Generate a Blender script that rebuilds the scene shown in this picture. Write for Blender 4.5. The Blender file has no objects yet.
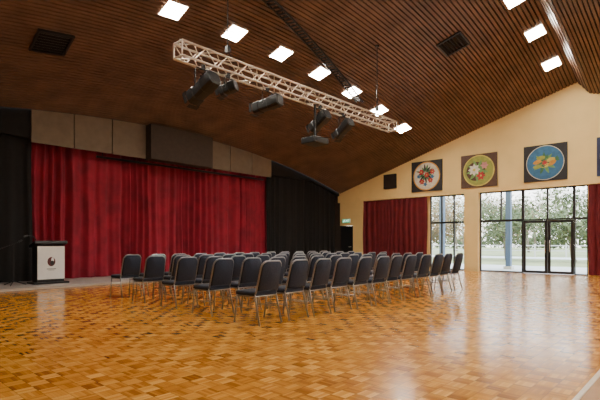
import bpy, bmesh, math, random
from mathutils import Vector, Matrix
random.seed(7)
S=bpy.context.scene
COL=S.collection

# ------------------------------------------------------------ materials
def mk(name,c,rough=.6,metal=0,var=.12,scale=8,bump=0,sheen=0,coat=0):
    m=bpy.data.materials.new(name); m.use_nodes=True
    nt=m.node_tree; b=nt.nodes['Principled BSDF']
    b.inputs['Roughness'].default_value=rough; b.inputs['Metallic'].default_value=metal
    if sheen:
        b.inputs['Sheen Weight'].default_value=sheen
        b.inputs['Sheen Tint'].default_value=(c[0],c[1],c[2],1)
    b.inputs['Coat Weight'].default_value=coat
    tc=nt.nodes.new('ShaderNodeTexCoord'); n=nt.nodes.new('ShaderNodeTexNoise')
    n.inputs['Scale'].default_value=scale; n.inputs['Detail'].default_value=4
    nt.links.new(tc.outputs['Object'],n.inputs['Vector'])
    r=nt.nodes.new('ShaderNodeValToRGB')
    r.color_ramp.elements[0].position=.3; r.color_ramp.elements[1].position=.7
    r.color_ramp.elements[0].color=[x*(1-var) for x in c]+[1]
    r.color_ramp.elements[1].color=[min(1,x*(1+var)) for x in c]+[1]
    nt.links.new(n.outputs['Fac'],r.inputs['Fac']); nt.links.new(r.outputs['Color'],b.inputs['Base Color'])
    if bump:
        bp=nt.nodes.new('ShaderNodeBump'); bp.inputs['Strength'].default_value=bump; bp.inputs['Distance'].default_value=.02
        nt.links.new(n.outputs['Fac'],bp.inputs['Height']); nt.links.new(bp.outputs['Normal'],b.inputs['Normal'])
    return m
def emis(name,c,s):
    m=bpy.data.materials.new(name); m.use_nodes=True; nt=m.node_tree
    nt.nodes.clear(); e=nt.nodes.new('ShaderNodeEmission'); o=nt.nodes.new('ShaderNodeOutputMaterial')
    e.inputs['Color'].default_value=(*c,1); e.inputs['Strength'].default_value=s
    nt.links.new(e.outputs[0],o.inputs[0]); return m

M_cream=mk('cream_paint',(.84,.61,.255),.7,var=.03,scale=2)
M_creamside=mk('pale_paint',(.62,.50,.32),.8,var=.03,scale=2)
M_slat=mk('slat_timber',(.155,.082,.050),.5,var=.3,scale=1.6)
M_groove=mk('slat_groove',(.014,.009,.008),.9)
M_red=mk('red_velvet',(.25,.005,.022),.85,var=.3,scale=2,sheen=.15)
M_redd=mk('maroon_drape',(.13,.006,.011),.85,var=.2,scale=3,sheen=.1)
M_blackd=mk('black_drape',(.006,.005,.005),.95,var=.3)
M_black=mk('black_paint',(.010,.010,.011),.45)
M_blackm=mk('black_metal',(.02,.02,.022),.4,metal=.3)
M_fab=mk('navy_fabric',(.019,.026,.048),.9,var=.25,scale=60,bump=.2)
M_frame=mk('grey_tube',(.30,.305,.32),.3,metal=.85,var=.05)
M_alu=mk('aluminium',(.72,.63,.52),.35,metal=.6,var=.05)
M_panel=mk('taupe_acoustic',(.155,.115,.080),.9,var=.1,scale=5)
M_boxd=mk('dark_bulkhead',(.045,.030,.022),.9)
M_stage=mk('grey_vinyl',(.42,.37,.34),.45,var=.06,scale=3)
M_floor2=mk('worn_timber',(.36,.19,.085),.4,var=.15,scale=4)
M_white=mk('white_laminate',(.72,.70,.68),.5,var=.02)
M_bronze=mk('dark_window_frame',(.02,.018,.018),.4,metal=.2)
M_em=emis('led_diffuser',(1,.92,.78),102)
M_lens=mk('lamp_lens',(.25,.27,.3),.1,var=.05)

def glassmat():
    m=bpy.data.materials.new('window_glass'); m.use_nodes=True; nt=m.node_tree; nt.nodes.clear()
    o=nt.nodes.new('ShaderNodeOutputMaterial'); mx=nt.nodes.new('ShaderNodeMixShader')
    t=nt.nodes.new('ShaderNodeBsdfTransparent'); g=nt.nodes.new('ShaderNodeBsdfGlossy')
    f=nt.nodes.new('ShaderNodeFresnel'); f.inputs['IOR'].default_value=1.3
    g.inputs['Roughness'].default_value=.02
    t.inputs['Color'].default_value=(.93,.95,.95,1)
    nt.links.new(f.outputs[0],mx.inputs[0]); nt.links.new(t.outputs[0],mx.inputs[1]); nt.links.new(g.outputs[0],mx.inputs[2])
    nt.links.new(mx.outputs[0],o.inputs[0]); return m
M_glass=glassmat()

def parquet():
    m=bpy.data.materials.new('mosaic_parquet'); m.use_nodes=True; nt=m.node_tree; N=nt.nodes; L=nt.links
    b=N['Principled BSDF']
    tc=N.new('ShaderNodeTexCoord')
    def vm(op,a=None,bb=None):
        n=N.new('ShaderNodeVectorMath'); n.operation=op
        for i,v in enumerate((a,bb)):
            if v is None: continue
            if isinstance(v,tuple): n.inputs[i].default_value=v
            else: L.new(v,n.inputs[i])
        return n
    def ma(op,a,bb=None):
        n=N.new('ShaderNodeMath'); n.operation=op
        for i,v in enumerate((a,bb)):
            if v is None: continue
            if isinstance(v,(int,float)): n.inputs[i].default_value=v
            else: L.new(v,n.inputs[i])
        return n.outputs[0]
    s=1/.14
    sc=vm('MULTIPLY',tc.outputs['Object'],(s,s,0)).outputs[0]
    fl=vm('FLOOR',sc).outputs[0]; fr=vm('FRACTION',sc).outputs[0]
    sf=N.new('ShaderNodeSeparateXYZ'); L.new(fl,sf.inputs[0])
    sr=N.new('ShaderNodeSeparateXYZ'); L.new(fr,sr.inputs[0])
    chk=ma('FLOORED_MODULO',ma('ADD',sf.outputs[0],sf.outputs[1]),2)
    mixv=N.new('ShaderNodeMix'); mixv.data_type='FLOAT'
    L.new(chk,mixv.inputs[0]); L.new(sr.outputs[0],mixv.inputs[2]); L.new(sr.outputs[1],mixv.inputs[3])
    f5=ma('MULTIPLY',mixv.outputs[0],5); fi=ma('FLOOR',f5); ff=ma('FRACT',f5)
    cmb=N.new('ShaderNodeCombineXYZ'); L.new(sf.outputs[0],cmb.inputs[0]); L.new(sf.outputs[1],cmb.inputs[1]); L.new(fi,cmb.inputs[2])
    w=N.new('ShaderNodeTexWhiteNoise'); L.new(cmb.outputs[0],w.inputs['Vector'])
    w2=N.new('ShaderNodeTexWhiteNoise'); L.new(fl,w2.inputs['Vector'])
    t=ma('ADD',ma('ADD',ma('MULTIPLY',w.outputs['Value'],.40),ma('MULTIPLY',w2.outputs['Value'],.34)),ma('MULTIPLY',chk,.26))
    ns=N.new('ShaderNodeTexNoise'); ns.inputs['Scale'].default_value=.5; L.new(tc.outputs['Object'],ns.inputs['Vector'])
    t2=ma('ADD',t,ma('MULTIPLY',ma('SUBTRACT',ns.outputs['Fac'],.5),.25))
    r=N.new('ShaderNodeValToRGB'); e=r.color_ramp.elements
    e[0].position=0; e[0].color=(.26,.082,.008,1); e[1].position=1; e[1].color=(.82,.42,.085,1)
    x=e.new(.5); x.color=(.55,.222,.024,1)
    L.new(t2,r.inputs['Fac'])
    # joints
    j1=ma('LESS_THAN',ff,.07)
    ex=ma('MINIMUM',ma('MINIMUM',sr.outputs[0],sr.outputs[1]),ma('MINIMUM',ma('SUBTRACT',1,sr.outputs[0]),ma('SUBTRACT',1,sr.outputs[1])))
    j2=ma('LESS_THAN',ex,.025)
    j=ma('MULTIPLY',ma('MAXIMUM',j1,j2),.45)
    mc=N.new('ShaderNodeMix'); mc.data_type='RGBA'; L.new(j,mc.inputs[0]); L.new(r.outputs[0],mc.inputs[6]); mc.inputs[7].default_value=(.09,.03,.008,1)
    L.new(mc.outputs[2],b.inputs['Base Color'])
    n2=N.new('ShaderNodeTexNoise'); n2.inputs['Scale'].default_value=3; n2.inputs['Detail'].default_value=5; L.new(tc.outputs['Object'],n2.inputs['Vector'])
    mr=N.new('ShaderNodeMapRange'); mr.inputs[3].default_value=.12; mr.inputs[4].default_value=.27; L.new(n2.outputs['Fac'],mr.inputs[0]); L.new(mr.outputs[0],b.inputs['Roughness'])
    bp=N.new('ShaderNodeBump'); bp.inputs['Strength'].default_value=.08; bp.inputs['Distance'].default_value=.01
    L.new(w.outputs['Value'],bp.inputs['Height']); L.new(bp.outputs['Normal'],b.inputs['Normal'])
    return m
M_parq=parquet()

# ------------------------------------------------------------ builder
class MB:
    def __init__(s): s.v=[]; s.f=[]; s.mi=[]; s.mats=[]; s.cur=0
    def mat(s,m):
        if m not in s.mats: s.mats.append(m)
        s.cur=s.mats.index(m); return s
    def add(s,vs,fs):
        o=len(s.v); s.v+= [tuple(p) for p in vs]; s.f+=[tuple(i+o for i in f) for f in fs]; s.mi+=[s.cur]*len(fs); return s
    def box(s,a,b,M=None):
        x0,y0,z0=a; x1,y1,z1=b
        vs=[Vector(p) for p in ((x0,y0,z0),(x1,y0,z0),(x1,y1,z0),(x0,y1,z0),(x0,y0,z1),(x1,y0,z1),(x1,y1,z1),(x0,y1,z1))]
        if M: vs=[M@p for p in vs]
        return s.add(vs,[(0,3,2,1),(4,5,6,7),(0,1,5,4),(1,2,6,5),(2,3,7,6),(3,0,4,7)])
    def tube(s,pts,r,n=8,closed=False,r2=None):
        pts=[Vector(p) for p in pts]; k=len(pts); vs=[]; fs=[]
        up=Vector((0,0,1))
        t0=(pts[1]-pts[0]).normalized()
        a=t0.orthogonal().normalized()
        for i,p in enumerate(pts):
            if closed: t=(pts[(i+1)%k]-pts[i-1]).normalized()
            else: t=(pts[min(i+1,k-1)]-pts[max(i-1,0)]).normalized()
            a=(a-t*a.dot(t)).normalized(); b=t.cross(a)
            rr=r if r2 is None else r+(r2-r)*i/(k-1)
            for j in range(n):
                th=2*math.pi*j/n; vs.append(p+a*math.cos(th)*rr+b*math.sin(th)*rr)
        for i in range(k if closed else k-1):
            i2=(i+1)%k
            for j in range(n):
                j2=(j+1)%n; fs.append((i*n+j,i*n+j2,i2*n+j2,i2*n+j))
        if not closed:
            fs.append(tuple(range(n-1,-1,-1))); fs.append(tuple((k-1)*n+j for j in range(n)))
        return s.add(vs,fs)
    def obj(s,name,parent=None,loc=None,smooth=False,bevel=0):
        me=bpy.data.meshes.new(name); me.from_pydata(s.v,[],s.f)
        for m in s.mats: me.materials.append(m)
        for p,i in zip(me.polygons,s.mi): p.material_index=i; p.use_smooth=smooth
        me.update()
        if bevel:
            bm=bmesh.new(); bm.from_mesh(me)
            bmesh.ops.bevel(bm,geom=bm.edges[:],offset=bevel,segments=2,affect='EDGES',profile=.6,clamp_overlap=True)
            bm.to_mesh(me); bm.free()
        o=bpy.data.objects.new(name,me); COL.objects.link(o)
        if parent: o.parent=parent
        if loc: o.location=loc
        return o
def empty(name,loc,label,cat,group=None,rot=None):
    e=bpy.data.objects.new(name,None); e.empty_display_size=.1; COL.objects.link(e); e.location=loc
    if rot: e.rotation_euler=rot
    tag(e,label,cat,group); return e
def tag(o,label,cat=None,group=None,kind=None):
    o['label']=label
    if cat: o['category']=cat
    if group: o['group']=group
    if kind: o['kind']=kind
    return o
def struct(o,label): 
    o['kind']='structure'; o['label']=label; o['category']=o.name.split('_')[0].split('.')[0]; return o
def dup(root,loc,rotz=0):
    r=root.copy(); COL.objects.link(r); r.location=loc; r.rotation_euler=(root.rotation_euler.x,root.rotation_euler.y,rotz)
    def rec(src,dst):
        for c in src.children:
            k=c.copy(); COL.objects.link(k); k.parent=dst; k.matrix_parent_inverse=c.matrix_parent_inverse.copy(); rec(c,k)
    rec(root,r); return r

# ------------------------------------------------------------ room shell
RX0,RX1=-4.0,19.2; RY0,RY1=-8.0,14.75; RID=3.75; SZ=.06
def cz(x,y):
    a=-.0136*(x-8.6)**2
    if y>=RID: return 6.94-.30*(y-9.6)+a
    r=8.695+a
    if y>RID-.4: return r-.5*(RID-y)/.4
    return r-.5-.28*(RID-.4-y)

# floor
struct(MB().mat(M_parq).box((RX0,.80,-.1),(19.4,12.9,0)).obj('floor'),'orange mosaic parquet timber floor with glossy finish')
struct(MB().mat(M_floor2).box((RX0,RY0,-.1),(19.4,.76,0)).obj('floor'),'brown timber floor beyond the threshold strip')
struct(MB().mat(M_stage).box((RX0,12.9,-.1),(19.2,17.2,SZ)).obj('floor'),'low pale grey vinyl stage floor')
struct(MB().mat(M_alu).box((RX0,.76,-.08),(19.2,.80,.006)).obj('trim_1'),'metal threshold strip in the floor')
# ceiling with slats
mb=MB()
xs=[RX0-.1+(RX1+.3-RX0)*i/34 for i in range(35)]
prof=[]
pitch=.115; y=RY0-.1
while y<RY1:
    prof+=[(y,0,0),(y,-.035,1),(y+.078,-.035,1),(y+.078,0,0)]; y+=pitch
prof.append((y,0,0))
n=len(xs); vs=[(x,yy,cz(x,yy)+dz) for (yy,dz,_) in prof for x in xs]
for m,flag in ((M_slat,1),(M_groove,0)):
    mb.mat(m)
mb.v=vs
for i in range(len(prof)-1):
    isg=(prof[i][1]==0 and prof[i+1][1]==0)
    for j in range(n-1):
        mb.f.append((i*n+j,(i+1)*n+j,(i+1)*n+j+1,i*n+j+1)); mb.mi.append(1 if isg else 0)
struct(mb.obj('ceiling'),'vaulted dark timber slat ceiling rising to a ridge')

# right (gable) wall
def wallpoly_x(mb,x0,x1,pts):  # pts (y,z) loop
    k=len(pts)
    vs=[(x0,a,b) for a,b in pts]+[(x1,a,b) for a,b in pts]
    fs=[tuple(range(k)),tuple(range(2*k-1,k-1,-1))]+[(i,i+k,(i+1)%k+k,(i+1)%k) for i in range(k)]
    mb.add(vs,fs)
HB=3.35
mb=MB().mat(M_cream)
wallpoly_x(mb,19.2,19.6,[(14.9,HB),(14.9,cz(19.2,14.9)+.12),(RID,cz(19.2,RID)+.15),(RID-.4,cz(19.2,RID-.4)+.15),(RY0,cz(19.2,RY0)+.15),(RY0,HB)])
LX=19.38
for a,b in ((9.68,13.9),(7.4,8.0),(RY0,3.43)):
    mb.box((LX,a,0),(LX+.22,b,HB))
mb.box((19.2,13.28,0),(LX,13.9,HB)); mb.box((19.2,7.4,0),(LX,8.0,HB))
mb.box((19.2,13.9,2.12),(19.6,14.75,HB))
mb.mat(M_boxd).box((19.3,14.6,0),(19.6,16.9,HB)); mb.box((19.21,14.9,HB),(19.6,17.2,6.2))
struct(mb.obj('wall_right'),'cream painted gable end wall')
# stage back + sides
struct(MB().mat(M_blackd).box((RX0,17.0,0),(19.4,17.2,6.2)).obj('wall_back'),'black wall behind the stage curtain')
mb=MB().mat(M_blackd).box((RX0,14.95,5.9),(19.4,17.1,6.1))
struct(mb.obj('trim_2'),'black soffit above the stage')
struct(MB().mat(M_creamside).box((RX0-.2,RY0,0),(RX0,17.2,8)).obj('wall_left'),'pale painted side wall')
struct(MB().mat(M_creamside).box((RX0,RY0-.2,0),(19.6,RY0,8)).obj('wall_front'),'pale painted end wall')

# proscenium fascia panels following the ceiling curve
def fascia(name,x0,x1,y0,y1,zb,mat,label,cat,gap=.04,k=6):
    mb=MB().mat(mat); vs=[]; fs=[]
    for i in range(k+1):
        x=x0+(x1-x0)*i/k; zt=cz(x,y1)-gap; b=min(zb,zt-.35)
        vs+=[(x,y0,b),(x,y1,b),(x,y1,zt),(x,y0,zt)]
    for i in range(k):
        for j in range(4): fs.append((i*4+j,i*4+(j+1)%4,i*4+4+(j+1)%4,i*4+4+j))
    fs+=[(0,1,2,3),(4*k+3,4*k+2,4*k+1,4*k)]
    return tag(mb.add(vs,fs).obj(name),label,cat)
for x0,x1 in ((4.40,5.58),(5.61,6.79),(6.82,8.0),(10.6,11.75),(11.78,12.93),(12.96,14.1)):
    o=fascia('acoustic_panel',x0,x1,14.72,14.78,4.16,M_panel,'taupe acoustic panel above the red stage curtain','panel'); o['group']='acoustic panels above the stage'
o=fascia('bulkhead_box',8.0,10.6,14.35,14.8,4.12,M_boxd,'dark brown bulkhead box above the stage opening','bulkhead')
o=fascia('trim_3',RX0,19.2,14.80,14.94,4.3,M_blackd,'','trim',-.25,30); struct(o,'black fascia above stage opening')

# curtains
def curtain(name,p0,p1,z0,z1,period,amp,mat,seed,label,nz=7,group=None):
    rnd=random.Random(seed)
    p0=Vector((*p0,0)); p1=Vector((*p1,0)); Ld=(p1-p0).length; d=(p1-p0)/Ld; nrm=Vector((-d.y,d.x,0))
    nn=int(Ld/.024)+1; ph=0; offs=[]
    a1,a2=rnd.random()*6,rnd.random()*6
    for i in range(nn+1):
        s=Ld*i/nn
        fr=1+.35*math.sin(s*1.9+a1)+.25*math.sin(s*4.3+a2)
        ph+=2*math.pi/period*fr*(Ld/nn)
        offs.append((s,math.sin(ph)+.35*math.sin(2.1*ph+a1),.75+.35*math.sin(s*2.7+a2)))
    vs=[];fs=[]
    for k in range(nz+1):
        z=z0+(z1-z0)*k/nz; g=1-.35*(k/nz)
        for (s,o,m) in offs:
            p=p0+d*(s+.02*math.sin(k+s*3))+nrm*(o*m*amp*g); vs.append((p.x,p.y,z))
    w=nn+1
    for k in range(nz):
        for i in range(nn): fs.append((k*w+i,k*w+i+1,(k+1)*w+i+1,(k+1)*w+i))
    o=MB().mat(mat).add(vs,fs).obj(name,smooth=True)
    return tag(o,label,'curtain',group)
g='red stage curtains'
curtain('stage_curtain',(4.40,15.2),(9.5,15.2),SZ+.01,4.5,.36,.125,M_red,1,'deep red velvet stage curtain hanging in pleats to the floor',group=g)
curtain('stage_curtain',(9.45,15.25),(14.35,15.25),SZ+.01,4.5,.36,.125,M_red,2,'deep red velvet stage curtain hanging in pleats to the floor',group=g)
curtain('black_drape',(RX0+.1,15.02),(4.50,15.02),SZ+.01,5.2,.4,.05,M_blackd,3,'black masking drape beside the red stage curtain')
curtain('black_drape',(14.1,15.02),(19.1,15.02),SZ+.01,5.0,.4,.05,M_blackd,4,'black masking drape beside the red stage curtain')
curtain('window_curtain',(19.27,9.75),(19.27,13.26),.03,HB-.02,.26,.07,M_redd,5,'maroon window curtain drawn across the wall')
curtain('window_curtain',(19.27,1.9),(19.27,3.42),.03,HB-.02,.26,.07,M_redd,6,'maroon window curtain bunched beside the glass doors')
# curtain track bar
mb=MB().mat(M_blackm).tube([(6.4,14.99,4.05),(13.85,14.99,4.05)],.04,8)
for x in (6.6,9.5,12.5): mb.tube([(x,14.99,4.07),(x,14.99,5.92)],.012,6)
tag(mb.obj('lighting_bar',smooth=True),'black lighting bar in front of the stage curtain top','bar')

# windows
def frame_y(mb,x,y0,y1,z0,z1,w=.05,d=.08):
    mb.box((x,y0,z0),(x+d,y0+w,z1)); mb.box((x,y1-w,z0),(x+d,y1,z1))
    mb.box((x,y0+w,z0),(x+d,y1-w,z0+w)); mb.box((x,y0+w,z1-w),(x+d,y1-w,z1))
WX=19.42
def glass(y0,y1,z0,z1,parent,name='glass_pane'):
    return MB().mat(M_glass).add([(WX+.04,y0,z0),(WX+.04,y1,z0),(WX+.04,y1,z1),(WX+.04,y0,z1)],[(0,1,2,3)]).obj(name,parent=parent)
mb=MB().mat(M_bronze); frame_y(mb,WX,8.0,9.68,.0,HB)
for yy in (8.55,9.12): mb.box((WX,yy-.03,.05),(WX+.08,yy+.03,HB-.05))
for zz in (2.12,): mb.box((WX,8.05,zz-.04),(WX+.08,9.63,zz+.04))
w1=struct(mb.obj('window_1'),'tall aluminium framed window divided into panes'); glass(8.03,9.65,.03,HB-.03,w1)
mb=MB().mat(M_bronze); frame_y(mb,WX,5.68,7.4,0,HB); 
mb.box((WX,5.73,2.08),(WX+.08,7.35,2.17)); mb.box((WX,6.5,2.17),(WX+.08,6.56,HB-.05))
w2=struct(mb.obj('window_2'),'large fixed glass window beside the doors'); glass(5.71,7.37,.03,HB-.03,w2)
mb=MB().mat(M_bronze); frame_y(mb,WX,3.88,5.68,2.1,HB); mb.box((WX,4.76,2.15),(WX+.08,4.82,HB-.05))
w3=struct(mb.obj('window_3'),'transom window above the glass doors'); glass(3.9,5.66,2.13,HB-.03,w3)
mb=MB().mat(M_bronze); frame_y(mb,WX,3.43,3.88,0,HB,.04); mb.box((WX,3.47,2.08),(WX+.08,3.84,2.16))
w4=struct(mb.obj('window_4'),'narrow side light window'); glass(3.45,3.86,.03,HB-.03,w4)
for i,(a,b) in enumerate(((3.89,4.775),(4.785,5.67))):
    mb=MB().mat(M_bronze); frame_y(mb,WX-.01,a,b,.01,2.09,.10,.05)
    d=struct(mb.obj('door_%d'%(i+1)),'black framed glass entrance door'); glass(a+.08,b-.08,.08,2.02,d)
    hy=4.70 if i==0 else 4.86
    MB().mat(M_alu).tube([(WX-.02,hy,.85),(WX-.07,hy,.9),(WX-.07,hy,1.25),(WX-.02,hy,1.3)],.014,8).obj('handle',parent=d,smooth=True)
mb=MB().mat(M_black).box((19.26,13.93,SZ+.01),(19.32,14.72,2.1))
d=struct(mb.obj('door_3'),'dark fire exit door'); MB().mat(M_alu).tube([(19.25,14.05,1.0),(19.2,14.05,1.0),(19.2,14.18,1.0)],.012,6).obj('handle',parent=d)
struct(MB().mat(M_boxd).box((19.165,13.28,0.07),(19.2,13.88,.17)).obj('baseboard_right'),'dark skirting board')

# exit sign
def textmesh(txt,size,mat,M,parent,name='lettering'):
    c=bpy.data.curves.new(name,'FONT'); c.body=txt; c.size=size; c.align_x='CENTER'; c.align_y='CENTER'; c.extrude=.003
    t=bpy.data.objects.new(name,c); COL.objects.link(t)
    dg=bpy.context.evaluated_depsgraph_get(); me=bpy.data.meshes.new_from_object(t.evaluated_get(dg))
    me.materials.clear(); me.materials.append(mat); me.transform(M)
    bpy.data.objects.remove(t); o=bpy.data.objects.new(name,me); COL.objects.link(o); o.parent=parent; return o
FW=Matrix(((0,0,-1,0),(-1,0,0,0),(0,1,0,0),(0,0,0,1)))
M_green=emis('exit_green',(.02,.45,.16),1.2); M_wht=emis('sign_white',(.9,1,.92),1.6)
e=empty('exit_sign',(19.19,14.3,2.36),'green and white illuminated EXIT sign above the dark door','exit sign')
MB().mat(M_white).box((-.05,-.26,-.11),(0,.26,.11)).obj('housing',parent=e,bevel=.01)
MB().mat(M_green).box((-.056,-.24,-.09),(-.051,.24,.09)).obj('sign_face',parent=e)
textmesh('EXIT',.17,M_wht,Matrix.Translation((-.06,-.06,0))@FW,e)
mb=MB().mat(M_wht) # running figure
def fig(p,q,w): 
    mb.tube([(-.06,p[0],p[1]),(-.06,q[0],q[1])],w,6)
fig((.16,.02),(.17,-.025),.012); fig((.17,-.02),(.20,-.07),.008); fig((.17,-.02),(.14,-.07),.008); fig((.16,.02),(.12,0),.007); fig((.16,.02),(.195,0),.007); fig((.155,.045),(.155,.055),.014)
mb.obj('pictogram',parent=e)

# ------------------------------------------------------------ ceiling fittings
def cmat(x,y,off):
    h=.01
    tx=Vector((1,0,(cz(x+h,y)-cz(x-h,y))/(2*h))).normalized(); ty=Vector((0,1,(cz(x,y+h)-cz(x,y-h))/(2*h))).normalized()
    nz=tx.cross(ty).normalized(); ty=nz.cross(tx)
    p=Vector((x,y,cz(x,y)))+nz*off
    M=Matrix((tx,ty,nz)).transposed().to_4x4(); M.translation=p; return M
L0=None
def panel_light(x,y):
    global L0
    M=cmat(x,y,-.04)
    if L0 is None:
        L0=empty('ceiling_light',(0,0,0),'square recessed white LED ceiling panel light','ceiling light','ceiling panel lights')
        mb=MB().mat(M_alu); q=.28; w=.025
        mb.box((-q,-q,-.02),(q,-q+w,0)).box((-q,q-w,-.02),(q,q,0)).box((-q,-q+w,-.02),(-q+w,q-w,0)).box((q-w,-q+w,-.02),(q,q-w,0))
        mb.obj('frame',parent=L0)
        MB().mat(M_em).box((-.255,-.255,-.02),(.255,.255,-.005)).obj('diffuser',parent=L0)
        r=L0
    else: r=dup(L0,(0,0,0))
    r.matrix_world=M
for i in range(-3,5): panel_light(9.6+1.79*i-(.1 if i==-2 else 0)-(.08 if i==-3 else 0),9.6)
for i in range(0,9): panel_light(17.5-1.93*i,4.2)
for i in range(0,9): panel_light(16.6-1.93*i,-1.6)
for i in range(0,5): panel_light(16.6-3.86*i,-5.6)
def vent(x,y,q=.42):
    e=empty('ceiling_vent',(0,0,0),'dark square louvred air vent in the timber ceiling','vent','ceiling vents')
    mb=MB().mat(M_black); w=.05
    mb.box((-q,-q,-.06),(q,-q+w,0)).box((-q,q-w,-.06),(q,q,0)).box((-q,-q+w,-.06),(-q+w,q-w,0)).box((q-w,-q+w,-.06),(q,q-w,0))
    mb.obj('frame',parent=e)
    mb=MB().mat(M_groove).box((-q+w,-q+w,-.02),(q-w,q-w,-.01)).mat(M_blackm)
    k=7
    for i in range(k):
        yy=-q+w+(2*q-2*w)*(i+.5)/k
        mb.box((-q+w,-.035,-.004),(q-w,.035,.004),Matrix.Translation((0,yy,-.035))@Matrix.Rotation(.6,4,'X'))
    mb.obj('louvre',parent=e); e.matrix_world=cmat(x,y,-.035)
vent(3.9,11.65,.40); vent(13.9,6.15,.40)

# cable tray under the ceiling
mb=MB().mat(M_blackm)
P=[]
for i in range(25):
    t=i/24; x=6.5+(13.7-6.5)*t; y=7.8+(9.62-7.8)*t; P.append(Vector((x,y,cz(x,y)-.2)))
side=Vector((-.245,.97,0))*.12
for s in (1,-1):
    mb.tube([p+side*s for p in P],.03,6)
for i in range(24):
    for t in (0,.5):
        p=P[i].lerp(P[i+1],t); mb.tube([p+side,p-side],.025,5)
o=mb.obj('cable_tray'); tag(o,'black ladder cable tray curving under the ceiling','cable tray')
for i in (0,6,12,18,24): MB().mat(M_black).tube([P[i],P[i]+Vector((0,0,.15))],.012,6).obj('bracket',parent=o)

# truss
TY,TZ=7.7,4.97; TX0,TX1=4.86,12.82
e=empty('lighting_truss',(TX0,TY,TZ),'silver aluminium box lighting truss hung from cables','truss')
q=.145; Ln=TX1-TX0
for sy in (-1,1):
    for sz in (-1,1): MB().mat(M_alu).tube([(0,sy*q,sz*q),(Ln,sy*q,sz*q)],.025,8).obj('chord',parent=e,smooth=True)
mb=MB().mat(M_alu); k=int(Ln/.27)
for i in range(k):
    a=Ln*i/k; b=Ln*(i+1)/k; s=1 if i%2 else -1
    for sd in (-1,1):
        mb.tube([(a,sd*q,-s*q),(b,sd*q,s*q)],.011,6); mb.tube([(a,-s*q,sd*q),(b,s*q,sd*q)],.011,6)
for a in (0,Ln):
    for c in (((-q,-q),(q,-q)),((q,-q),(q,q)),((q,q),(-q,q)),((-q,q),(-q,-q))):
        mb.tube([(a,*c[0]),(a,*c[1])],.018,6)
mb.obj('lacing',parent=e)
for i,x in enumerate((6.08,11.9)):
    zc=cz(x,TY)
    mb=MB().mat(M_blackm).tube([(0,0,.35),(0,0,zc-TZ-.04)],.014,6)
    mb.tube([(-.0,-q,q),(0,0,.37)],.008,5).tube([(0,q,q),(0,0,.37)],.008,5)
    mb.box((-.05,-.05,zc-TZ-.09),(.05,.05,zc-TZ-.04)); mb.box((-.04,-.05,.32),(.04,.05,.45))
    c=mb.obj('hanging_cable'); c.location=(x,TY,TZ); tag(c,'thin dark suspension cable holding up the truss','cable','truss suspension cables')

# stage lights
def stage_light(x,z,pitch,yaw,L=.78,r=.165,label='black theatre spotlight clamped under the truss'):
    e=empty('stage_spotlight',(x,TY,z),label,'stage light','theatre spotlights on the truss')
    Mr=Matrix.Rotation(yaw,4,'Z')@Matrix.Rotation(-pitch,4,'X')
    mb=MB().mat(M_black)
    pr=[(-L*.5,r*.75),(-L*.47,r*.95),(-L*.1,r),(-.08*L,r*.9),(.22*L,r*.88),(.26*L,r*.98),(.46*L,r*.98),(.47*L,r*.85)]
    n=16; vs=[];fs=[]
    for (yy,rr) in pr:
        for j in range(n):
            t=2*math.pi*(j+.5)/n; c=math.cos(t);s=math.sin(t)
            sq=1/max(abs(c),abs(s)); f=.8*sq+.2
            vs.append(Mr@Vector((c*rr*f,yy,s*rr*f)))
    for i in range(len(pr)-1):
        for j in range(n): fs.append((i*n+j,i*n+(j+1)%n,(i+1)*n+(j+1)%n,(i+1)*n+j))
    fs.append(tuple(range(n)))
    mb.add(vs,fs); 
    for k in range(4):
        yy=-L*.42+k*.06; mb.box((-r*.75,yy,r*.9),(r*.75,yy+.02,r*1.12),Mr)
    mb.obj('body',parent=e)
    MB().mat(M_lens).add([Mr@Vector((math.cos(2*math.pi*j/16)*r*.85,.465*L,math.sin(2*math.pi*j/16)*r*.85)) for j in range(16)],[tuple(range(16))]).obj('lens',parent=e)
    MR2=Matrix.Rotation(yaw,4,'Z'); w=r*1.28; zt=TZ-q-z-.06
    MB().mat(M_blackm).tube([MR2@Vector(p) for p in ((-w,0,-.02),(-w,0,zt*.8),(-w*.8,0,zt*.95),(w*.8,0,zt*.95),(w,0,zt*.8),(w,0,-.02))],.014,6).obj('yoke',parent=e)
    MB().mat(M_blackm).box((-.03,-.03,zt*.95),(.03,.03,zt+.08)).obj('clamp',parent=e)
    mb=MB().mat(M_black)
    for s,ax in ((1,'t'),(-1,'t'),(1,'s'),(-1,'s')):
        if ax=='t': mb.box((-r*.8,.48*L,s*r-.004),(r*.8,.48*L+.10,s*r+.004),Mr)
        else: mb.box((s*r-.004,.48*L,-r*.7),(s*r+.004,.48*L+.08,r*.7),Mr)
    mb.obj('barn_door',parent=e)
stage_light(5.45,4.36,.42,.1)
stage_light(6.1,4.52,.3,.4,.4,.12,'small black theatre spotlight under the truss')
stage_light(7.25,4.44,.10,.1,.8,.14)
stage_light(9.15,4.42,.50,-.1,.66,.15)
stage_light(10.2,4.42,.50,-.2,.66,.14)
# projector on pole
e=empty('projector',(8.95,TY,3.86),'black projector hung on a drop pole below the truss','projector')
mb=MB().mat(M_black).box((-.28,-.24,-.08),(.28,.24,.08)).obj('body',parent=e,bevel=.02)
MB().mat(M_blackm).tube([(0,0,.08),(0,0,TZ-q-3.86)],.03,8).box((-.12,-.12,.08),(.12,.12,.11)).obj('drop_pole',parent=e)
MB().mat(M_lens).tube([(.1,.24,0),(.1,.30,0)],.06,14).obj('lens',parent=e,smooth=True)

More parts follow.
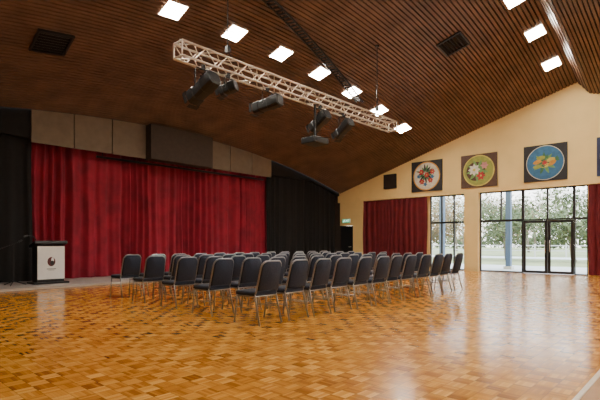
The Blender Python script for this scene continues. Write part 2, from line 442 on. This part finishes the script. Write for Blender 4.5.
# square speaker panel on gable wall
e=empty('wall_speaker',(19.195,11.65,4.2),'black square speaker grille mounted on the cream wall','speaker')
MB().mat(M_black).box((-.08,-.35,-.35),(0,.35,.35)).obj('housing',parent=e,bevel=.015)
mb=MB().mat(M_boxd)
for i in range(12): mb.box((-.088,-.3,-.3+i*.05),(-.08,.3,-.275+i*.05))
mb.obj('grille',parent=e)

# ------------------------------------------------------------ paintings
def pm(n,c): return mk('paint_'+n,c,.6,var=.2,scale=9)
PC=dict(cream=pm('cream',(.66,.60,.46)),red=pm('red',(.50,.03,.03)),green=pm('green',(.05,.16,.06)),olive=pm('olive',(.30,.33,.06)),
 white=pm('white',(.75,.70,.62)),blue=pm('blue',(.035,.15,.31)),orange=pm('orange',(.60,.28,.04)),yellow=pm('yellow',(.60,.50,.10)),
 black=pm('black',(.015,.015,.018)),brown=pm('brown',(.08,.035,.02)),navy=pm('navy',(.02,.03,.09)),pink=pm('pink',(.6,.25,.25)),lgreen=pm('light_green',(.16,.33,.10)))
def disc(mb,r,x,cu=0,cv=0,n=48,rr=1):
    mb.add([(x,-(cu+r*math.cos(2*math.pi*j/n)),cv+rr*r*math.sin(2*math.pi*j/n)) for j in range(n)],[tuple(range(n))])
def leaf(mb,cu,cv,ang,L,W,x,pt=1.0):
    n=10; up=[];dn=[]
    for i in range(n+1):
        t=i/n; w=W*.5*math.sin(math.pi*t)**pt
        up.append((L*t,w)); dn.append((L*t,-w))
    pts=up+dn[-2:0:-1]; c,s=math.cos(ang),math.sin(ang)
    mb.add([(x,-(cu+a*c-b*s),cv+a*s+b*c) for a,b in pts],[tuple(range(len(pts)))])
def painting(yc,zc,bg,label,fn):
    e=empty('painting',(19.195,yc,zc),label,'painting','round botanical paintings on the gable wall')
    MB().mat(PC[bg]).box((-.05,-.76,-.70),(0,.76,.70)).obj('backing_board',parent=e,bevel=.008)
    a=MB(); b=MB(); fn(a,b); a.obj('painted_disc',parent=e); b.obj('painted_motif',parent=e)
rp=random.Random(3)
def f1(a,b):
    a.mat(PC['orange']); disc(a,.66,-.052); a.mat(PC['cream']); disc(a,.61,-.054)
    x=-.056
    for i in range(16):
        an=2*math.pi*i/16+.1; b.mat(PC['green' if i%2 else 'black']); x-=.0003
        leaf(b,.06*math.cos(an)-.05,.06*math.sin(an)+.12,an,.26+.2*rp.random(),.09,x)
    for cu,cv in ((-.22,-.25),(.2,-.2),(.02,.05),(-.25,.2),(.3,.18)):
        for k in range(6):
            x-=.0002; b.mat(PC['red']); leaf(b,cu,cv,k*1.047,.14,.08,x)
        x-=.0002; b.mat(PC['yellow']); disc(b,.03,x,cu,cv,12)
    for cu,cv in ((-.05,-.38),(.3,-.05),(-.38,0)):
        for k in range(5):
            x-=.0002; b.mat(PC['blue']); leaf(b,cu,cv,k*1.257,.11,.06,x)
def f2(a,b):
    a.mat(PC['yellow']); disc(a,.66,-.052); a.mat(PC['olive']); disc(a,.61,-.054); a.mat(PC['brown']); disc(a,.4,-.055,-.12,-.02)
    x=-.057
    for i in range(9):
        an=.5+i*.7; x-=.0003; b.mat(PC['lgreen']); leaf(b,-.05,0,an,.48,.14,x)
    for i in range(8):
        x-=.0003; b.mat(PC['white']); leaf(b,-.18,.05,i*.785,.26,.13,x)
    for i in range(6):
        x-=.0003; b.mat(PC['red']); leaf(b,.1,-.22,i*1.047,.2,.11,x)
        b.mat(PC['pink']); leaf(b,.25,.2,i*1.047,.17,.1,x)
    b.mat(PC['yellow']); x-=.0003; disc(b,.06,x,-.18,.05,16); disc(b,.04,x,.1,-.22,16)
def f3(a,b):
    a.mat(PC['cream']); disc(a,.665,-.052); a.mat(PC['blue']); disc(a,.64,-.054)
    x=-.057
    for i in range(9):
        an=-.5+i*.7; x-=.0003; b.mat(PC['green' if i%2 else 'lgreen']); leaf(b,-.02,-.02,an,.44,.12,x)
    for cu,cv,an,c in ((-.42,.0,.3,'orange'),(-.15,-.15,.25,'yellow'),(.05,.06,.2,'yellow'),(-.30,.18,.1,'olive'),(.12,-.12,.6,'orange'),(-.42,-.15,.1,'olive')):
        x-=.0003; b.mat(PC[c]); leaf(b,cu,cv,an,.34,.16,x,.6)
        for q in range(3):
            x-=.0003; b.mat(PC['green']); leaf(b,cu+.3*math.cos(an),cv+.3*math.sin(an),an-.5+q*.5,.16,.05,x)
    for i in range(7):
        x-=.0003; b.mat(PC['red']); leaf(b,.0,.0,i*.9,.12,.04,x)
def f4(a,b):
    a.mat(PC['cream']); disc(a,.66,-.052); a.mat(PC['olive']); disc(a,.62,-.054)
    x=-.057
    for i in range(12):
        x-=.0003; b.mat(PC['red' if i%2 else 'green']); leaf(b,0,0,i*.524,.5,.16,x)
painting(9.73,4.27,'black','square painting of a cream disc with dark leaves and red flowers',f1)
painting(7.35,4.26,'brown','square painting of an olive disc with white and red flowers',f2)
painting(4.81,4.29,'black','square painting of a blue disc with orange and yellow fruit',f3)
painting(2.36,4.29,'navy','square painting of a pale disc with red and green leaves',f4)

# ------------------------------------------------------------ chair
def chair_proto():
    e=empty('banquet_chair',(0,0,0),'stackable banquet chair with dark navy upholstery and grey metal frame','chair','rows of banquet chairs')
    # seat
    bm=bmesh.new(); bmesh.ops.create_cube(bm,size=1)
    for v in bm.verts:
        v.co.x*=.46 if v.co.y<0 else .47; v.co.y*=.44; v.co.z=v.co.z*.075+.455
    bmesh.ops.bevel(bm,geom=bm.edges[:],offset=.03,segments=3,affect='EDGES',profile=.5)
    me=bpy.data.meshes.new('seat'); bm.to_mesh(me); bm.free(); me.materials.append(M_fab)
    for p in me.polygons: p.use_smooth=True
    o=bpy.data.objects.new('seat',me); COL.objects.link(o); o.parent=e
    # back outline
    def by(z): return -.215-.24*(z-.45)
    def outline(grow):
        w0,w1,zb,zt,rad=.205+grow,.195+grow,.50-grow,.925+grow,.10
        pts=[(-w0,zb),(w0,zb)]
        for k in range(7):
            a=math.pi/2*k/6; pts.append((w1-rad+rad*math.cos(a),zt-rad+rad*math.sin(a)))
        for k in range(7):
            a=math.pi/2+math.pi/2*k/6; pts.append((-w1+rad+rad*math.cos(a),zt-rad+rad*math.sin(a)))
        return pts
    def cur(x): return -.03+.6*x*x
    layers=[(-.012,-.035),(0,-.022),(0,.018),(-.015,.032)]
    vs=[];fs=[];n=len(outline(0))
    for gk,dy in layers:
        for x,z in outline(gk): vs.append((x,by(z)+cur(x)+dy,z))
    for i in range(3):
        for j in range(n): fs.append((i*n+j,i*n+(j+1)%n,(i+1)*n+(j+1)%n,(i+1)*n+j))
    # centre fan
    for base,dy,fl in ((0,-.045,1),(3*n,.042,0)):
        ci=len(vs); vs.append((0,by(.7)+cur(0)+dy+.0,.7))
        for j in range(n):
            t=(base+j,base+(j+1)%n,ci); fs.append(t[::-1] if fl else t)
    MB().mat(M_fab).add(vs,fs).obj('backrest',parent=e,smooth=True)
    # back frame tube
    pts=[(x,by(z)+cur(x),z) for x,z in outline(.012)[2:]]
    pts=[(.214,-.2,.44),(.216,by(.52)+cur(.216),.52)]+pts+[(-.216,by(.52)+cur(.216),.52),(-.214,-.2,.44)]
    MB().mat(M_frame).tube(pts,.013,6).obj('back_frame',parent=e,smooth=True)
    mb=MB().mat(M_frame)
    mb.tube([(-.215,-.21,.415),(.215,-.21,.415),(.22,.2,.41),(-.22,.2,.41)],.012,6,closed=True)
    mb.tube([(-.225,.215,.24),(-.225,-.25,.24)],.008,6); mb.tube([(.225,.215,.24),(.225,-.25,.24)],.008,6)
    mb.obj('seat_frame',parent=e)
    for s in (-1,1):
        MB().mat(M_frame).tube([(s*.215,-.20,.45),(s*.222,-.235,.28),(s*.228,-.31,.0)],.0135,7).obj('leg',parent=e,smooth=True)
        MB().mat(M_frame).tube([(s*.22,.19,.43),(s*.222,.205,.28),(s*.228,.245,.0)],.0135,7).obj('leg',parent=e,smooth=True)
    return e
C0=chair_proto()
rc=random.Random(5); first=True
for r in range(5):
    y=5.12+1.17*r; x0=4.60+.06*r
    for c in range(12):
        loc=(x0+.6*c+rc.uniform(-.02,.02),y+rc.uniform(-.03,.03),.0); rz=rc.uniform(-.04,.04)
        if first: C0.location=loc; C0.rotation_euler=(0,0,rz); first=False
        else: dup(C0,loc,rz)

# ------------------------------------------------------------ lectern
e=empty('lectern',(4.58,13.9,SZ),'white and black lectern with a round emblem on the stage floor','lectern')
MB().mat(M_black).box((-.46,-.30,0),(.46,.30,.05)).obj('base',parent=e,bevel=.01)
mb=MB().mat(M_white).box((-.35,-.24,.13),(.35,-.20,1.05)); mb.obj('front_panel',parent=e,bevel=.006)
mb=MB().mat(M_black).box((-.35,-.2,.05),(-.31,.2,1.05)).box((.31,-.2,.05),(.35,.2,1.05)).box((-.31,-.2,.05),(.31,-.16,.14))
mb.obj('side_frame',parent=e)
Mt=Matrix.Translation((0,0,1.10))@Matrix.Rotation(.25,4,'X').inverted()
MB().mat(M_black).box((-.42,-.28,-.04),(.42,.28,.04),Mt).obj('reading_top',parent=e,bevel=.01)
M_em1=mk('emblem_maroon',(.09,.012,.014),.6); 
mb=MB().mat(M_em1)
def fdisc(mb,r,y,cu,cv,n=24,rx=1): mb.add([(cu+rx*r*math.cos(2*math.pi*j/n),y,cv+r*math.sin(2*math.pi*j/n)) for j in range(n)],[tuple(range(n))])
fdisc(mb,.13,-.243,0,.62,rx=.8); mb.mat(M_white); fdisc(mb,.08,-.245,.03,.66,rx=.45); mb.mat(M_black); fdisc(mb,.07,-.247,.02,.58,rx=.7); mb.box((-.12,-.244,.41),(.12,-.242,.425)); mb.box((-.08,-.244,.38),(.08,-.242,.39))
mb.obj('emblem',parent=e)
MB().mat(M_black).tube([(-.30,.0,1.12),(-.33,-.02,1.24),(-.42,-.08,1.33),(-.55,-.1,1.34)],.014,6).tube([(-.55,-.1,1.34),(-.64,-.11,1.31)],.026,8).obj('microphone',parent=e)
e=empty('microphone_stand',(3.72,13.9,SZ),'thin black microphone boom stand beside the lectern','microphone stand')
mb=MB().mat(M_blackm)
for a in (0,2.1,4.2): mb.tube([(0,0,.12),(.3*math.cos(a),.3*math.sin(a),.01)],.012,6)
mb.obj('tripod',parent=e)
MB().mat(M_blackm).tube([(0,0,.1),(0,0,1.12)],.014,6).obj('pole',parent=e)
MB().mat(M_blackm).tube([(.12,0,1.18),(0,0,1.12),(-.35,-.05,.98)],.012,6).obj('boom',parent=e)
MB().mat(M_black).tube([(.12,0,1.18),(.2,0,1.22)],.025,8).obj('microphone',parent=e)

# ------------------------------------------------------------ outdoors
M_pave=mk('concrete_paving',(.56,.54,.50),.9,var=.08,scale=2)
M_grass=mk('dry_grass',(.30,.31,.14),1,var=.25,scale=.6)
M_bark=mk('gum_bark',(.20,.16,.125),.9,var=.4,scale=5)
M_leaf=mk('gum_leaves',(.13,.155,.065),.8,var=.4,scale=1)
M_leaf2=mk('autumn_leaves',(.27,.19,.095),.8,var=.4,scale=1)
M_blue=mk('blue_paint',(.08,.13,.22),.5,var=.05)
struct(MB().mat(M_pave).box((19.65,-20,-.15),(26,40,-.02)).obj('floor'),'pale concrete paving outside the doors')
o=tag(MB().mat(M_grass).box((26,-60,-.2),(140,120,-.04)).obj('lawn'),'dry green lawn beyond the paving','lawn',kind='stuff')
o=tag(MB().mat(M_pave).box((38,-60,-.04),(43,120,-.02)).obj('road'),'pale road crossing the lawn','road')
for yy,x in ((7.05,22),(10.3,22)):
    e=tag(MB().mat(M_blue).box((x-.11,yy-.11,-.02),(x+.11,yy+.11,4.6)).mat(M_pave).box((x-.18,yy-.18,-.02),(x+.18,yy+.18,.12)).obj('veranda_post'),'square blue painted post standing on paving','post','blue veranda posts')
def tree(x,y,h,seed,leafm):
    r=random.Random(seed)
    e=empty('tree',(x,y,-.04),'gum tree with open leafy crown on the lawn','tree','trees outside')
    mb=MB().mat(M_bark)
    top=Vector((r.uniform(-.5,.5),r.uniform(-.5,.5),h*.5))
    mb.tube([(0,0,0),(top*.5)+Vector((.1,.1,0)),top],.16,8,r2=.09)
    tips=[]
    for i in range(8):
        a=i*.9+r.random(); s=top*r.uniform(.4,1); t=s+Vector((math.cos(a)*h*.3,math.sin(a)*h*.3,h*r.uniform(.02,.4)))
        mb.tube([s,s.lerp(t,.5)+Vector((0,0,.2)),t],.06,6,r2=.02); tips.append(t); tips.append(s.lerp(t,.6))
    mb.obj('trunk',parent=e,smooth=True)
    mb=MB().mat(leafm)
    for t in tips:
        R=h*.16
        for k in range(170):
            d=Vector((r.gauss(0,1),r.gauss(0,1),r.gauss(0,.8)))*R*.6; p=t+d
            if p.z<1.2: p.z=1.2+r.random()
            a=Vector((r.uniform(-1,1),r.uniform(-1,1),r.uniform(-1,1))).normalized(); b=a.orthogonal().normalized()
            s=r.uniform(.09,.18); mb.add([p-a*s,p+b*s*.5,p+a*s,p-b*s*.5],[(0,1,2,3)])
    f=mb.obj('foliage',parent=e); f['kind']='stuff'
for i,(x,y,h) in enumerate(((32,16,6.5),(34,11.0,6),(33,6.6,5.6),(47,15,8),(49,23,9),(50,7,8),(64,18,10),(67,29,10),(63,8,9),(32,1.5,6),(82,22,12),(80,10,12),(84,35,12))):
    tree(x,y,h,i+11,M_leaf if i%3 else M_leaf2)
r=random.Random(9); mb=MB().mat(M_leaf)
for k in range(9000):
    yy=r.uniform(-5,75); hgt=3.2+1.3*math.sin(yy*.45)+1.1*math.sin(yy*1.3+1)
    p=Vector((95+r.gauss(0,1.2),yy,.3+r.random()**.8*hgt)); a=Vector((r.uniform(-1,1),r.uniform(-1,1),r.uniform(-1,1))).normalized(); b=a.orthogonal().normalized(); s=r.uniform(.25,.5)
    mb.add([p-a*s,p+b*s*.6,p+a*s,p-b*s*.6],[(0,1,2,3)])
tag(mb.obj('shrubbery'),'distant belt of dark green shrubs behind the lawn','shrubs',kind='stuff')
e=empty('fence',(44.5,0,-.03),'pale timber post and rail fence on the lawn','fence')
mb=MB().mat(M_pave); 
for z in (.5,.95): mb.box((-.03,2,z),(.03,32,z+.09))
mb.obj('rail',parent=e)
for i in range(13): MB().mat(M_pave).box((-.06,2+i*2.5-.06,-.01),(.06,2+i*2.5+.06,1.15)).obj('post',parent=e)

# world + camera
w=bpy.data.worlds.new('sky'); S.world=w; w.use_nodes=True
nt=w.node_tree; bg=nt.nodes['Background']; bg.inputs['Strength'].default_value=7.5
tc=nt.nodes.new('ShaderNodeTexCoord'); sp=nt.nodes.new('ShaderNodeSeparateXYZ'); rr=nt.nodes.new('ShaderNodeValToRGB')
rr.color_ramp.elements[0].color=(1,.97,.92,1); rr.color_ramp.elements[1].color=(.6,.78,1,1); rr.color_ramp.elements[1].position=.7
nt.links.new(tc.outputs['Generated'],sp.inputs[0]); nt.links.new(sp.outputs[2],rr.inputs[0]); nt.links.new(rr.outputs[0],bg.inputs[0])
sl=bpy.data.lights.new('sun','SUN'); sl.energy=3; sl.angle=.05; sl.color=(1,.93,.8)
so=bpy.data.objects.new('sun',sl); COL.objects.link(so); so.rotation_euler=(math.radians(35),math.radians(-20),0)

cam=bpy.data.cameras.new('camera'); co=bpy.data.objects.new('camera',cam); COL.objects.link(co)
co.location=(0,0,1.2); co.rotation_euler=(math.radians(90),0,-math.radians(47.4))
cam.sensor_width=36; cam.lens=451/600*36; cam.shift_y=43/600; cam.clip_end=500
S.camera=co
